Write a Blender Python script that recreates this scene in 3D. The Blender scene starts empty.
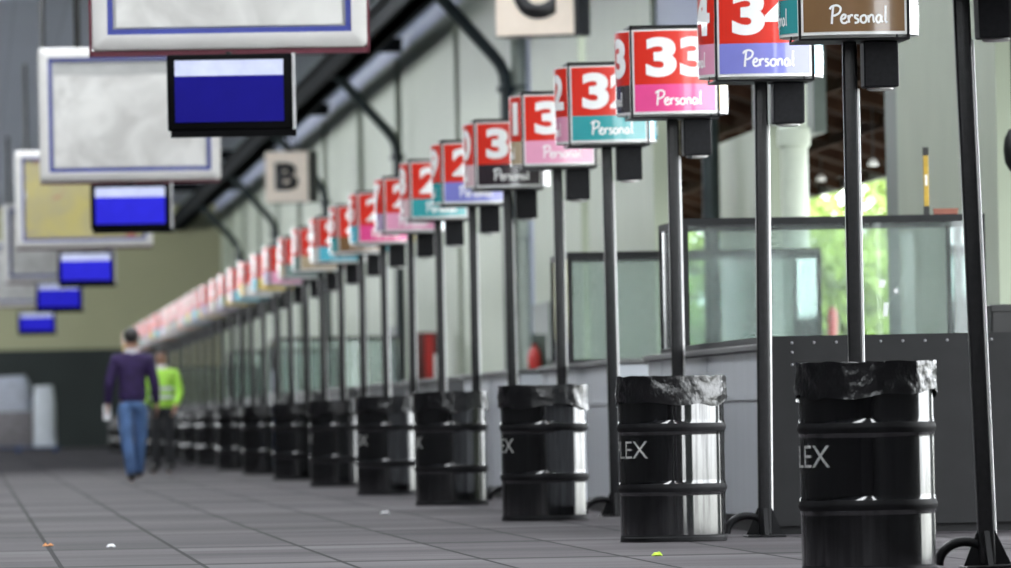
import bpy, bmesh, math, random
from mathutils import Vector, Matrix, noise

SC = bpy.context.scene
COL = SC.collection
random.seed(7)
PI = math.pi
R2 = math.radians

# ------------------------------------------------------------------ camera
F = 9400.0            # focal length in pixels of the 1011 x 568 frame
KY = F / 4000.0       # how far the row is drawn out along the hall
HC = 0.71             # camera height
ROLL = 0.018
wy = Vector(((-30 - 505.5) / F, (284 - 426.3) / F, -1)).normalized()
wz = Vector((-ROLL, 1, 0)); wz = (wz - wy * wz.dot(wy)).normalized()
wx = wy.cross(wz)
RC = Matrix((wx, wy, wz))          # camera coordinates -> world
cam_d = bpy.data.cameras.new('camera')
cam = bpy.data.objects.new('camera', cam_d); COL.objects.link(cam)
cam_d.sensor_width = 36; cam_d.lens = F / 1011 * 36
cam_d.clip_start = 0.3; cam_d.clip_end = 1500
cam_d.dof.use_dof = True; cam_d.dof.focus_distance = 46.5
cam_d.dof.aperture_fstop = cam_d.lens / 55.0
cam_d.dof.aperture_blades = 0
cam.matrix_world = Matrix.Translation((0, 0, HC)) @ RC.to_4x4()
SC.camera = cam

def ray(px, py):
    return RC @ Vector(((px - 505.5) / F, (284 - py) / F, -1))
def at_y(px, py, Y):
    r = ray(px, py); return Vector((0, 0, HC)) + r * (Y / r.y)
def at_x(px, py, X):
    r = ray(px, py); return Vector((0, 0, HC)) + r * (X / r.x)
def at_floor(px, py):
    r = ray(px, py); return Vector((0, 0, HC)) + r * (-HC / r.z)

# ------------------------------------------------------------------ materials
def nodes_of(name):
    m = bpy.data.materials.new(name); m.use_nodes = True
    return m, m.node_tree, m.node_tree.nodes['Principled BSDF']
def mat(name, col, rough=0.5, metal=0.0, spec=0.5, var=0.12, scale=6.0, bump=0.0, bscale=40.0, coat=0.0, emit=0.0, stretch=None, crough=0.05):
    m, nt, b = nodes_of(name)
    N, L = nt.nodes, nt.links
    tc = N.new('ShaderNodeTexCoord'); src = tc.outputs['Object']
    if stretch:
        mp = N.new('ShaderNodeMapping'); mp.inputs['Scale'].default_value = stretch
        L.new(src, mp.inputs['Vector']); src = mp.outputs['Vector']
    n = N.new('ShaderNodeTexNoise'); n.inputs['Scale'].default_value = scale; n.inputs['Detail'].default_value = 4
    L.new(src, n.inputs['Vector'])
    r = N.new('ShaderNodeValToRGB')
    r.color_ramp.elements[0].position = 0.3; r.color_ramp.elements[1].position = 0.7
    r.color_ramp.elements[0].color = [max(0, c * (1 - var)) for c in col] + [1]
    r.color_ramp.elements[1].color = [min(1, c * (1 + var)) for c in col] + [1]
    L.new(n.outputs['Fac'], r.inputs['Fac']); L.new(r.outputs['Color'], b.inputs['Base Color'])
    b.inputs['Roughness'].default_value = rough; b.inputs['Metallic'].default_value = metal
    b.inputs['Specular IOR Level'].default_value = spec
    b.inputs['Coat Weight'].default_value = coat; b.inputs['Coat Roughness'].default_value = crough
    if emit:
        L.new(r.outputs['Color'], b.inputs['Emission Color']); b.inputs['Emission Strength'].default_value = emit
    if bump:
        n2 = N.new('ShaderNodeTexNoise'); n2.inputs['Scale'].default_value = bscale; n2.inputs['Detail'].default_value = 3
        L.new(src, n2.inputs['Vector'])
        bp = N.new('ShaderNodeBump'); bp.inputs['Strength'].default_value = bump; bp.inputs['Distance'].default_value = 0.02
        L.new(n2.outputs['Fac'], bp.inputs['Height']); L.new(bp.outputs['Normal'], b.inputs['Normal'])
    return m

def floor_material():
    m, nt, b = nodes_of('paving'); N, L = nt.nodes, nt.links
    tc = N.new('ShaderNodeTexCoord')
    mp = N.new('ShaderNodeMapping'); mp.inputs['Location'].default_value = (-0.44, -0.35, 0)
    L.new(tc.outputs['Object'], mp.inputs['Vector'])
    br = N.new('ShaderNodeTexBrick'); br.offset = 0.0; br.squash = 1.0
    br.inputs['Scale'].default_value = 1.0
    br.inputs['Brick Width'].default_value = 0.7; br.inputs['Row Height'].default_value = 2.7
    br.inputs['Mortar Size'].default_value = 0.014; br.inputs['Mortar Smooth'].default_value = 0.2
    br.inputs['Color1'].default_value = (0.060, 0.0573, 0.061, 1); br.inputs['Color2'].default_value = (0.092, 0.088, 0.092, 1)
    br.inputs['Mortar'].default_value = (0.008, 0.008, 0.009, 1); br.inputs['Bias'].default_value = 0.0
    L.new(mp.outputs['Vector'], br.inputs['Vector'])
    n = N.new('ShaderNodeTexNoise'); n.inputs['Scale'].default_value = 0.9; n.inputs['Detail'].default_value = 9; n.inputs['Roughness'].default_value = 0.68
    mp2 = N.new('ShaderNodeMapping'); mp2.inputs['Scale'].default_value = (0.08, 0.26, 1)
    L.new(tc.outputs['Object'], mp2.inputs['Vector']); L.new(mp2.outputs['Vector'], n.inputs['Vector'])
    rp = N.new('ShaderNodeValToRGB'); rp.color_ramp.elements[0].position = 0.35; rp.color_ramp.elements[1].position = 0.65
    rp.color_ramp.elements[0].color = (0.42, 0.40, 0.40, 1); rp.color_ramp.elements[1].color = (1.3, 1.27, 1.3, 1)
    L.new(n.outputs['Fac'], rp.inputs['Fac'])
    mx = N.new('ShaderNodeMix'); mx.data_type = 'RGBA'; mx.blend_type = 'MULTIPLY'; mx.inputs['Factor'].default_value = 1
    L.new(br.outputs['Color'], mx.inputs['A']); L.new(rp.outputs['Color'], mx.inputs['B'])
    # wide worn cross joints between the paving bays
    b2 = N.new('ShaderNodeTexBrick'); b2.offset = 0.0
    mp3 = N.new('ShaderNodeMapping'); mp3.inputs['Location'].default_value = (500, 6.3 * 20 - 46.9, 0)
    L.new(tc.outputs['Object'], mp3.inputs['Vector']); L.new(mp3.outputs['Vector'], b2.inputs['Vector'])
    b2.inputs['Scale'].default_value = 1.0; b2.inputs['Brick Width'].default_value = 1000; b2.inputs['Row Height'].default_value = 6.3
    b2.inputs['Mortar Size'].default_value = 0.30; b2.inputs['Mortar Smooth'].default_value = 0.5
    b2.inputs['Color1'].default_value = (1.08, 1.07, 1.08, 1); b2.inputs['Color2'].default_value = (0.86, 0.85, 0.86, 1); b2.inputs['Mortar'].default_value = (0.36, 0.35, 0.35, 1)
    mx2 = N.new('ShaderNodeMix'); mx2.data_type = 'RGBA'; mx2.blend_type = 'MULTIPLY'; mx2.inputs['Factor'].default_value = 1
    L.new(mx.outputs['Result'], mx2.inputs['A']); L.new(b2.outputs['Color'], mx2.inputs['B']); mx = mx2
    n3 = N.new('ShaderNodeTexNoise'); n3.inputs['Scale'].default_value = 60; n3.inputs['Detail'].default_value = 3
    L.new(tc.outputs['Object'], n3.inputs['Vector'])
    bp = N.new('ShaderNodeBump'); bp.inputs['Strength'].default_value = 0.25; bp.inputs['Distance'].default_value = 0.01
    L.new(n3.outputs['Fac'], bp.inputs['Height'])
    bp2 = N.new('ShaderNodeBump'); bp2.inputs['Strength'].default_value = 0.6; bp2.inputs['Distance'].default_value = 0.01; bp2.invert = True
    L.new(br.outputs['Fac'], bp2.inputs['Height']); L.new(bp.outputs['Normal'], bp2.inputs['Normal'])
    L.new(mx.outputs['Result'], b.inputs['Base Color']); L.new(bp2.outputs['Normal'], b.inputs['Normal'])
    b.inputs['Roughness'].default_value = 0.7; b.inputs['Specular IOR Level'].default_value = 0.05
    return m

def ceiling_material():
    m, nt, b = nodes_of('ceiling_boards'); N, L = nt.nodes, nt.links
    tc = N.new('ShaderNodeTexCoord')
    br = N.new('ShaderNodeTexBrick'); br.offset = 0.0
    br.inputs['Scale'].default_value = 1.0; br.inputs['Brick Width'].default_value = 0.82; br.inputs['Row Height'].default_value = 7.8
    br.inputs['Mortar Size'].default_value = 0.0201
    br.inputs['Color1'].default_value = (0.46, 0.50, 0.59, 1); br.inputs['Color2'].default_value = (0.48, 0.52, 0.61, 1)
    br.inputs['Mortar'].default_value = (0.38, 0.42, 0.50, 1)
    L.new(tc.outputs['Object'], br.inputs['Vector']); L.new(br.outputs['Color'], b.inputs['Base Color'])
    b.inputs['Roughness'].default_value = 0.7
    return m

def glass_material(name, tint, haze):
    m, nt, b = nodes_of(name); N, L = nt.nodes, nt.links
    out = N['Material Output']; N.remove(b)
    tr = N.new('ShaderNodeBsdfTransparent'); tr.inputs['Color'].default_value = tint
    gl = N.new('ShaderNodeBsdfGlossy'); gl.inputs['Roughness'].default_value = 0.02
    df = N.new('ShaderNodeBsdfDiffuse'); df.inputs['Color'].default_value = (0.75, 0.8, 0.78, 1)
    fr = N.new('ShaderNodeFresnel'); fr.inputs['IOR'].default_value = 1.45
    m1 = N.new('ShaderNodeMixShader'); L.new(fr.outputs[0], m1.inputs[0]); L.new(tr.outputs[0], m1.inputs[1]); L.new(gl.outputs[0], m1.inputs[2])
    tc = N.new('ShaderNodeTexCoord'); n = N.new('ShaderNodeTexNoise'); n.inputs['Scale'].default_value = 2.5; n.inputs['Detail'].default_value = 5
    L.new(tc.outputs['Object'], n.inputs['Vector'])
    mr = N.new('ShaderNodeMapRange'); mr.inputs['From Min'].default_value = 0.3; mr.inputs['From Max'].default_value = 0.75
    mr.inputs['To Min'].default_value = haze * 0.5; mr.inputs['To Max'].default_value = haze * 1.6
    L.new(n.outputs['Fac'], mr.inputs['Value'])
    m2 = N.new('ShaderNodeMixShader'); L.new(mr.outputs[0], m2.inputs[0]); L.new(m1.outputs[0], m2.inputs[1]); L.new(df.outputs[0], m2.inputs[2])
    L.new(m2.outputs[0], out.inputs['Surface'])
    return m

M = {}
M['floor'] = floor_material()
M['ceiling'] = ceiling_material()
M['sage'] = mat('sage_paint', (0.305, 0.345, 0.265), 0.55, var=0.05, scale=1.2)
M['endwall'] = mat('olive_green_paint', (0.47, 0.47, 0.29), 0.7, var=0.06, scale=0.5)
M['dado'] = mat('dark_green_paint', (0.022, 0.03, 0.028), 0.7, var=0.2, scale=0.5)
M['darkwall'] = mat('dark_brick_paint', (0.022, 0.022, 0.023), 0.85, var=0.2, scale=1)
M['postgreen'] = mat('grey_green_post_paint', (0.10, 0.125, 0.11), 0.5, var=0.1)
M['steelgreen'] = mat('dark_teal_steel_paint', (0.022, 0.034, 0.036), 0.45, var=0.15)
M['beam'] = mat('dark_beam_steel', (0.012, 0.014, 0.016), 0.85, spec=0.05, var=0.15)
M['bluepanel'] = mat('blue_grey_cladding', (0.36, 0.40, 0.52), 0.6, var=0.05)
M['pipe'] = mat('pale_sage_pipe_paint', (0.50, 0.56, 0.47), 0.4, var=0.05)
M['blackpole'] = mat('black_pole_paint', (0.010, 0.010, 0.011), 0.4, spec=0.3, var=0.3, scale=30, bump=0.12, bscale=150, coat=0.35, crough=0.2)
M['blackframe'] = mat('black_frame_paint', (0.007, 0.007, 0.008), 0.4, spec=0.2, var=0.2)
M['housing'] = mat('black_housing_metal', (0.009, 0.009, 0.011), 0.5, spec=0.2, var=0.3, scale=40)
M['white'] = mat('white_plastic', (0.78, 0.78, 0.77), 0.25, var=0.03, coat=0.3)
M['red'] = mat('red_sign_vinyl', (0.66, 0.030, 0.016), 0.3, var=0.04, coat=0.35, crough=0.1)
M['ink'] = mat('white_lettering_vinyl', (0.88, 0.88, 0.87), 0.35, var=0.02, coat=0.2)
M['drum'] = mat('black_drum_paint', (0.005, 0.0052, 0.006), 0.3, spec=0.1, var=0.5, scale=5, coat=1.0, crough=0.07, stretch=(4, 4, 0.25))
M['drum'].node_tree.nodes['Principled BSDF'].inputs['Coat IOR'].default_value = 2.2
def streaks(m):
    N, L = m.node_tree.nodes, m.node_tree.links
    mp = [x for x in N if x.type == 'MAPPING'][0]
    n = N.new('ShaderNodeTexNoise'); n.inputs['Scale'].default_value = 6; n.inputs['Detail'].default_value = 6; n.inputs['Roughness'].default_value = 0.7
    L.new(mp.outputs['Vector'], n.inputs['Vector'])
    r = N.new('ShaderNodeMapRange'); r.inputs['From Min'].default_value = 0.38; r.inputs['From Max'].default_value = 0.58; r.inputs['To Min'].default_value = 0.5; r.inputs['To Max'].default_value = 1.0
    L.new(n.outputs['Fac'], r.inputs['Value']); L.new(r.outputs[0], N['Principled BSDF'].inputs['Coat Weight'])
streaks(M['drum'])
M['hooppaint'] = mat('scuffed_hoop_paint', (0.010, 0.010, 0.011), 0.55, spec=0.12, var=0.4, scale=12)
M['bag'] = mat('black_bin_bag_film', (0.006, 0.006, 0.007), 0.28, spec=0.6, var=0.2, bump=0.7, bscale=22, coat=0.4, stretch=(1, 1, 0.8))
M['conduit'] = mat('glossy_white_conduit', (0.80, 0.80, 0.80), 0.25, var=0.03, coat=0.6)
M['stencil'] = mat('faded_white_stencil_paint', (0.42, 0.42, 0.41), 0.7, var=0.35, scale=60)
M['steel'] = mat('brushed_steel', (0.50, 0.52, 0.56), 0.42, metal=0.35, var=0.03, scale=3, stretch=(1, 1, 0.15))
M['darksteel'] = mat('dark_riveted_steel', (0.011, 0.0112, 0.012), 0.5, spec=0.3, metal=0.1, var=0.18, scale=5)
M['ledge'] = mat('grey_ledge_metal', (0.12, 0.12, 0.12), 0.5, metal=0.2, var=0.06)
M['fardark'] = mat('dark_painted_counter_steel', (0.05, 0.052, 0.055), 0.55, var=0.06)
M['rivet'] = mat('bright_rivet_metal', (0.22, 0.22, 0.23), 0.4, metal=0.7, var=0.1)
M['boothframe'] = mat('charcoal_booth_frame', (0.018, 0.0185, 0.02), 0.5, spec=0.2, var=0.15)
M['glass'] = glass_material('dusty_booth_glass', (0.90, 0.94, 0.93, 1), 0.07)
M['boardwhite'] = mat('white_board_frame', (0.66, 0.645, 0.63), 0.4, var=0.04)
M['boardback'] = mat('grey_board_panel', (0.42, 0.42, 0.41), 0.5, var=0.06)
M['blue'] = mat('blue_board_trim', (0.035, 0.05, 0.28), 0.4, var=0.1)
M['maroon'] = mat('maroon_board_edge', (0.13, 0.012, 0.03), 0.45, var=0.1)
M['tvcase'] = mat('black_screen_casing', (0.003, 0.003, 0.0035), 0.6, spec=0.05, var=0.2)
M['silver'] = mat('silver_screen_edge', (0.55, 0.55, 0.56), 0.35, metal=0.6, var=0.05)
M['screenblue'] = mat('lit_blue_screen', (0.004, 0.003, 0.12), 0.35, spec=0.1, var=0.12, scale=3, emit=0.6)
M['screenbright'] = mat('bright_blue_screen', (0.016, 0.014, 0.42), 0.35, spec=0.1, var=0.12, scale=3, emit=0.55)
M['screenbar'] = mat('lit_white_screen_bar', (0.42, 0.45, 0.62), 0.35, spec=0.1, var=0.1, scale=9, emit=0.45)
M['signcream'] = mat('cream_sign_face', (0.90, 0.78, 0.66), 0.5, var=0.04)
M['signblack'] = mat('black_sign_letter', (0.018, 0.018, 0.02), 0.5, var=0.1)
M['rod'] = mat('black_hanger_rod', (0.012, 0.012, 0.012), 0.5, var=0.1)
M['leaf'] = mat('bright_leaf', (0.20, 0.30, 0.045), 0.5, var=0.45, scale=1.2)
M['bark'] = mat('grey_brown_bark', (0.11, 0.08, 0.055), 0.85, var=0.3)
M['ground'] = mat('outside_paving', (0.42, 0.42, 0.38), 0.8, var=0.12)
M['roofwood'] = mat('brown_roof_timber', (0.034, 0.018, 0.012), 0.9, spec=0.03, var=0.4, scale=2.5)
M['skin'] = mat('skin_tone', (0.42, 0.23, 0.16), 0.5, var=0.06)
M['purple'] = mat('purple_knit_wool', (0.030, 0.014, 0.075), 0.85, var=0.25, scale=14)
M['jeans'] = mat('faded_blue_denim', (0.10, 0.19, 0.40), 0.85, var=0.35, scale=5)
M['shoe'] = mat('dark_shoe_leather', (0.018, 0.016, 0.016), 0.5, var=0.2)
M['hair'] = mat('dark_brown_hair', (0.022, 0.016, 0.013), 0.6, var=0.3)
M['greyhair'] = mat('dark_grey_hair', (0.035, 0.032, 0.032), 0.6, var=0.3)
M['hivis'] = mat('hi_vis_yellow_green_fabric', (0.42, 0.78, 0.09), 0.7, var=0.12)
M['reflective'] = mat('silver_reflective_tape', (0.7, 0.72, 0.72), 0.3, metal=0.2, var=0.05)
M['darktrousers'] = mat('dark_work_trousers', (0.016, 0.017, 0.02), 0.85, var=0.2)
M['collar'] = mat('white_shirt_cotton', (0.72, 0.70, 0.74), 0.8, var=0.04)
M['paper'] = mat('white_paper', (0.80, 0.80, 0.82), 0.7, var=0.03)
M['wrap'] = mat('cloudy_stretch_wrap', (0.55, 0.58, 0.66), 0.3, var=0.15, scale=4, bump=0.6, bscale=6, coat=0.4, stretch=(1, 1, 3))
M['goods'] = mat('brown_grey_cartons', (0.24, 0.22, 0.23), 0.6, var=0.3, scale=5, coat=0.3, stretch=(1, 1, 4))
M['wrapwhite'] = mat('white_sack_plastic', (0.72, 0.76, 0.80), 0.4, var=0.06, bump=0.4, bscale=6)
M['palletblue'] = mat('blue_pallet_paint', (0.03, 0.07, 0.20), 0.6, var=0.2)
M['yellow'] = mat('yellow_level_paint', (0.42, 0.27, 0.02), 0.4, var=0.15, scale=20)
M['brick'] = mat('red_brown_carton', (0.26, 0.09, 0.06), 0.6, var=0.2)
M['redgloss'] = mat('red_enamel', (0.50, 0.018, 0.015), 0.3, var=0.08, coat=0.4)
M['maroon2'] = mat('dark_maroon_enamel', (0.10, 0.022, 0.02), 0.4, var=0.08)
M['lime'] = mat('lime_leaf_litter', (0.42, 0.60, 0.03), 0.5, var=0.15)
M['orangelitter'] = mat('orange_wrapper_litter', (0.55, 0.22, 0.06), 0.5, var=0.15)
M['lampwhite'] = mat('white_lamp_glass', (0.75, 0.75, 0.75), 0.3, var=0.03, emit=0.15)
M['sticker'] = mat('white_glass_sticker', (0.7, 0.72, 0.72), 0.6, var=0.05)

def board_material(name, a, b2, c=None):
    m, nt, b = nodes_of(name); N, L = nt.nodes, nt.links
    tc = N.new('ShaderNodeTexCoord')
    n = N.new('ShaderNodeTexNoise'); n.inputs['Scale'].default_value = 2.2; n.inputs['Detail'].default_value = 3; n.inputs['Distortion'].default_value = 0.8
    L.new(tc.outputs['Object'], n.inputs['Vector'])
    r = N.new('ShaderNodeValToRGB'); e = r.color_ramp.elements
    e[0].position = 0.36; e[0].color = a + (1,); e[1].position = 0.62; e[1].color = b2 + (1,)
    if c:
        x = e.new(0.72); x.color = c + (1,)
    L.new(n.outputs['Fac'], r.inputs['Fac']); L.new(r.outputs['Color'], b.inputs['Base Color'])
    b.inputs['Roughness'].default_value = 0.4
    return m
M['sheet'] = board_material('creased_white_sheet', (0.50, 0.49, 0.47), (0.68, 0.67, 0.645))
M['poster'] = board_material('yellow_poster_print', (0.50, 0.43, 0.15), (0.42, 0.37, 0.20), (0.50, 0.15, 0.10))

BAND = {
 'brown': (0.20, 0.115, 0.055), 'periwinkle blue': (0.22, 0.23, 0.62), 'hot pink': (0.80, 0.085, 0.29), 'teal': (0.045, 0.34, 0.36),
 'light pink': (0.80, 0.36, 0.52), 'black': (0.035, 0.026, 0.032), 'cyan': (0.12, 0.52, 0.66), 'tan': (0.50, 0.40, 0.27),
 'grey green': (0.16, 0.24, 0.22), 'yellow': (0.72, 0.50, 0.06), 'lilac': (0.45, 0.34, 0.52), 'white': (0.74, 0.73, 0.70),
 'pale pink': (0.72, 0.52, 0.55), 'orange': (0.72, 0.26, 0.06), 'dark grey': (0.07, 0.065, 0.07)}
for k_, c_ in BAND.items():
    M['band ' + k_] = mat(k_.replace(' ', '_') + '_band_vinyl', c_, 0.24, var=0.05, coat=0.7, crough=0.08)

# ------------------------------------------------------------------ mesh helpers
class MB:
    def __init__(self): self.bm = bmesh.new()
    def box(self, x0, x1, y0, y1, z0, z1, bev=0.0, seg=1, mtx=None):
        b = bmesh.new()
        v = [b.verts.new((x, y, z)) for x in (x0, x1) for y in (y0, y1) for z in (z0, z1)]
        for f in ((0, 1, 3, 2), (4, 6, 7, 5), (0, 4, 5, 1), (2, 3, 7, 6), (0, 2, 6, 4), (1, 5, 7, 3)):
            b.faces.new([v[i] for i in f])
        if bev > 0:
            bmesh.ops.bevel(b, geom=b.edges[:], offset=bev, segments=seg, affect='EDGES', profile=0.5)
        return self.take(b, mtx)
    def take(self, b, mtx=None):
        if mtx is not None: bmesh.ops.transform(b, matrix=mtx, verts=b.verts[:])
        me = bpy.data.meshes.new('tmp'); b.to_mesh(me); b.free()
        self.bm.from_mesh(me); bpy.data.meshes.remove(me)
        return self
    def lathe(self, prof, n=32, mtx=None, cap0=True, cap1=True, fn=None):
        b = bmesh.new(); rings = []
        for i, (r, z) in enumerate(prof):
            ring = []
            for k in range(n):
                a = 2 * PI * k / n
                p = Vector((r * math.cos(a), r * math.sin(a), z))
                if fn: p = fn(p, i, a)
                ring.append(b.verts.new(p))
            rings.append(ring)
        for i in range(len(rings) - 1):
            for k in range(n):
                b.faces.new((rings[i][k], rings[i][(k + 1) % n], rings[i + 1][(k + 1) % n], rings[i + 1][k]))
        if cap0: b.faces.new(rings[0][::-1])
        if cap1: b.faces.new(rings[-1])
        return self.take(b, mtx)
    def tube(self, pts, r, n=10, closed=False, ry=None):
        pts = [Vector(p) for p in pts]; b = bmesh.new(); rings = []
        rad = r if isinstance(r, (list, tuple)) else [r] * len(pts)
        up = Vector((0, 0, 1)); prev = None
        for i, p in enumerate(pts):
            t = (pts[min(i + 1, len(pts) - 1)] - pts[max(i - 1, 0)]).normalized()
            if prev is None:
                a = up if abs(t.dot(up)) < 0.95 else Vector((1, 0, 0))
                u = (a - t * a.dot(t)).normalized()
            else:
                u = (prev - t * prev.dot(t)).normalized()
            prev = u; w = t.cross(u)
            rings.append([b.verts.new(p + (u * math.cos(2 * PI * k / n) + w * math.sin(2 * PI * k / n)) * rad[i]) for k in range(n)])
        for i in range(len(rings) - 1):
            for k in range(n):
                b.faces.new((rings[i][k], rings[i][(k + 1) % n], rings[i + 1][(k + 1) % n], rings[i + 1][k]))
        b.faces.new(rings[0][::-1]); b.faces.new(rings[-1])
        return self.take(b)
    def prism(self, poly, axis, a0, a1):
        """poly of 2-D points extruded along axis (0: yz, 1: xz, 2: xy)"""
        b = bmesh.new()
        def mk(p, a):
            return (a, p[0], p[1]) if axis == 0 else (p[0], a, p[1]) if axis == 1 else (p[0], p[1], a)
        v0 = [b.verts.new(mk(p, a0)) for p in poly]; v1 = [b.verts.new(mk(p, a1)) for p in poly]
        n = len(poly)
        for i in range(n): b.faces.new((v0[i], v0[(i + 1) % n], v1[(i + 1) % n], v1[i]))
        b.faces.new(v0[::-1]); b.faces.new(v1)
        return self.take(b)
    def mesh(self, name, m, smooth=False, angle=40):
        bmesh.ops.recalc_face_normals(self.bm, faces=self.bm.faces[:])
        me = bpy.data.meshes.new(name); self.bm.to_mesh(me); self.bm.free()
        if m is not None: me.materials.append(m)
        if smooth:
            me.polygons.foreach_set('use_smooth', [True] * len(me.polygons))
            try: me.set_sharp_from_angle(angle=R2(angle))
            except Exception: pass
        return me
    def build(self, name, m, parent=None, smooth=False, loc=None, angle=40):
        return obj(name, self.mesh(name, m, smooth, angle), parent, loc)

def obj(name, data, parent=None, loc=None):
    o = bpy.data.objects.new(name, data); COL.objects.link(o)
    if parent is not None: o.parent = parent
    if loc is not None: o.location = loc
    return o
def tag(o, label=None, cat=None, group=None, kind=None):
    if label: o['label'] = label
    if cat: o['category'] = cat
    if group: o['group'] = group
    if kind: o['kind'] = kind
    return o
def thing(name, label, cat, loc=(0, 0, 0), rz=0.0, group=None):
    o = obj(name, None, None, loc); o.rotation_euler.z = rz; o.empty_display_size = 0.1
    return tag(o, label, cat, group)
def struct(name, mb, m, label=None, cat=None):
    o = mb.build(name, m); o['kind'] = 'structure'
    tag(o, label, cat)
    return o
def copy_tree(o, parent=None):
    c = o.copy(); COL.objects.link(c); c.parent = parent
    for ch in list(o.children): copy_tree(ch, c)
    return c
def text_bm(s, width=None, height=1.0, bold=0.0, cuts=0, each=None):
    """text as a flat bmesh in x-y, centred in x, its foot at y = 0"""
    cu = bpy.data.curves.new('t', 'FONT'); cu.body = s; cu.size = 1; cu.offset = bold; cu.resolution_u = 6; cu.fill_mode = 'FRONT'
    o = bpy.data.objects.new('t', cu); COL.objects.link(o)
    dg = bpy.context.evaluated_depsgraph_get(); dg.update()
    me = bpy.data.meshes.new_from_object(o.evaluated_get(dg))
    bpy.data.objects.remove(o); bpy.data.curves.remove(cu)
    b = bmesh.new(); b.from_mesh(me); bpy.data.meshes.remove(me)
    bmesh.ops.remove_doubles(b, verts=b.verts[:], dist=1e-5)
    xs = [v.co.x for v in b.verts]; ys = [v.co.y for v in b.verts]
    x0, x1, y0, y1 = min(xs), max(xs), min(ys), max(ys)
    sy = height / (y1 - y0); sx = (width / (x1 - x0)) if width else sy
    for v in b.verts:
        v.co = ((v.co.x - (x0 + x1) / 2) * sx, (v.co.y - y0) * sy, 0)
    W = (x1 - x0) * sx
    for i in range(1, cuts):
        bmesh.ops.bisect_plane(b, geom=b.verts[:] + b.edges[:] + b.faces[:], plane_co=(-W / 2 + W * i / cuts, 0, 0), plane_no=(1, 0, 0))
    bmesh.ops.triangulate(b, faces=b.faces[:])
    return b

# ------------------------------------------------------------------ setting
XW = 7.6                 # inner face of the side wall
YE = 287.0               # end wall
ZC = 7.35                # ceiling
struct('floor', MB().box(-10, XW + 0.25, -12, YE, -0.12, 0), M['floor'])
struct('ground', MB().box(XW + 0.25, 90, -20, 420, -0.16, -0.04), M['ground'])
SKY0, SKY1 = 14.0, 146.0            # unseen roof openings added to light the near part of the hall
struct('ceiling', MB().box(-10.2, 9.2, SKY1, YE + 0.2, ZC, ZC + 0.15).box(-10.2, 9.2, -12.2, SKY0, ZC, ZC + 0.15)
       .box(-10.2, -0.9, SKY0, SKY1, ZC, ZC + 0.15).box(1.6, 4.75, SKY0, SKY1, ZC, ZC + 0.15).box(5.75, 9.2, SKY0, SKY1, ZC, ZC + 0.15), M['ceiling'])
struct('wall_end', MB().box(-10, 9, YE, YE + 0.2, 0, ZC), M['endwall'])
struct('baseboard_end', MB().box(-10, 5.6, YE - 0.12, YE, 0, 3.0), M['dado'])
struct('wall_left', MB().box(-10.2, -10, -12, 144, 0, ZC).box(-10.2, -10, 144, YE, 0, 3.3).box(-10.2, -10, 140, YE, 7.2, ZC), M['darkwall'])  # out of view; high gap added to let sky light the far end
struct('wall_front', MB().box(-10.2, XW, -12.2, -12, 0, ZC), M['darkwall'])

def wy_of(px): return at_x(px, 300, XW).y
def wall(px_far, px_near, z1=7.05, m='sage', x0=XW, x1=XW + 0.28, z0=0):
    """a stretch of the side wall between two columns of the photograph"""
    ya, yb = wy_of(px_near), wy_of(px_far)
    return MB().box(x0, x1, ya, yb, z0, z1), M[m]
wn = 0
def wseg(*a, **k):
    global wn
    mb, m = wall(*a, **k); wn += 1
    return struct('wall_right' if wn == 1 else 'wall_right.%03d' % (wn - 1), mb, m)
wseg(900, 1000)
wseg(722, 771, z1=3.42)
wseg(727, 785, m='postgreen', x0=XW + 0.3, x1=XW + 0.42, z0=3.3)
wseg(590, 656)
wseg(535, 583)
wseg(463, 522)
wseg(405, 459)
wseg(366, 399)
wseg(330, 361)
wseg(303, 326)
wseg(281, 299)
wseg(262, 278)
wseg(247, 259)
wseg(233, 244)
wseg(222, 230)
# the wall goes on behind the viewer's side of the near opening
struct('wall_right', MB().box(XW, XW + 0.28, -12, 41.0, 0, 7.05), M['darkwall'])
struct('trim_7', MB().box(XW, XW + 0.28, 41.0, wy_of(1000), 4.6, 7.05), M['sage'])
for ya, yb in ((44.2, 47.4), (53.2, 54.0), (58.5, 59.3)):  # unseen piers added to break the drum reflections into streaks
    struct('wall_right', MB().box(XW, XW + 0.28, ya, yb, 0, 4.6), M['postgreen'])
# blue-grey cladding above the openings
struct('trim_1', MB().box(XW + 0.06, XW + 0.16, wy_of(900), wy_of(722), 4.12, 7.05), M['bluepanel'])
struct('trim_2', MB().box(XW + 0.06, XW + 0.16, wy_of(722), wy_of(590), 4.35, 7.05), M['bluepanel'])
struct('trim_3', MB().box(XW + 0.06, XW + 0.16, wy_of(535), wy_of(463), 0.0, 7.05), M['bluepanel'])
struct('trim_4', MB().box(XW + 0.2, XW + 0.26, wy_of(463), YE, 0.0, 7.05), M['steelgreen'])
struct('trim_6', MB().box(XW + 0.02, XW + 0.2, -12, YE, 7.05, ZC), M['bluepanel'])
struct('trim_5', MB().box(XW + 0.02, XW + 0.2, wy_of(898), wy_of(886), 0, 7.05), M['postgreen'])
# dark doors low in the wall
struct('door_1', MB().box(XW - 0.05, XW - 0.001, wy_of(402), wy_of(384), 0, 2.35, 0.01), M['postgreen'])
struct('door_2', MB().box(XW - 0.05, XW - 0.001, wy_of(553), wy_of(536), 0, 2.2, 0.01), M['postgreen'])
# beam along the wall line, and beams across the hall
struct('ceiling_beam', MB().box(6.28, 6.52, -12, YE - 0.01, 6.55, 6.95).box(6.2, 6.6, -12, YE - 0.01, 6.9, 6.97).box(6.2, 6.6, -12, YE - 0.01, 6.55, 6.6), M['beam'])

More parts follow.
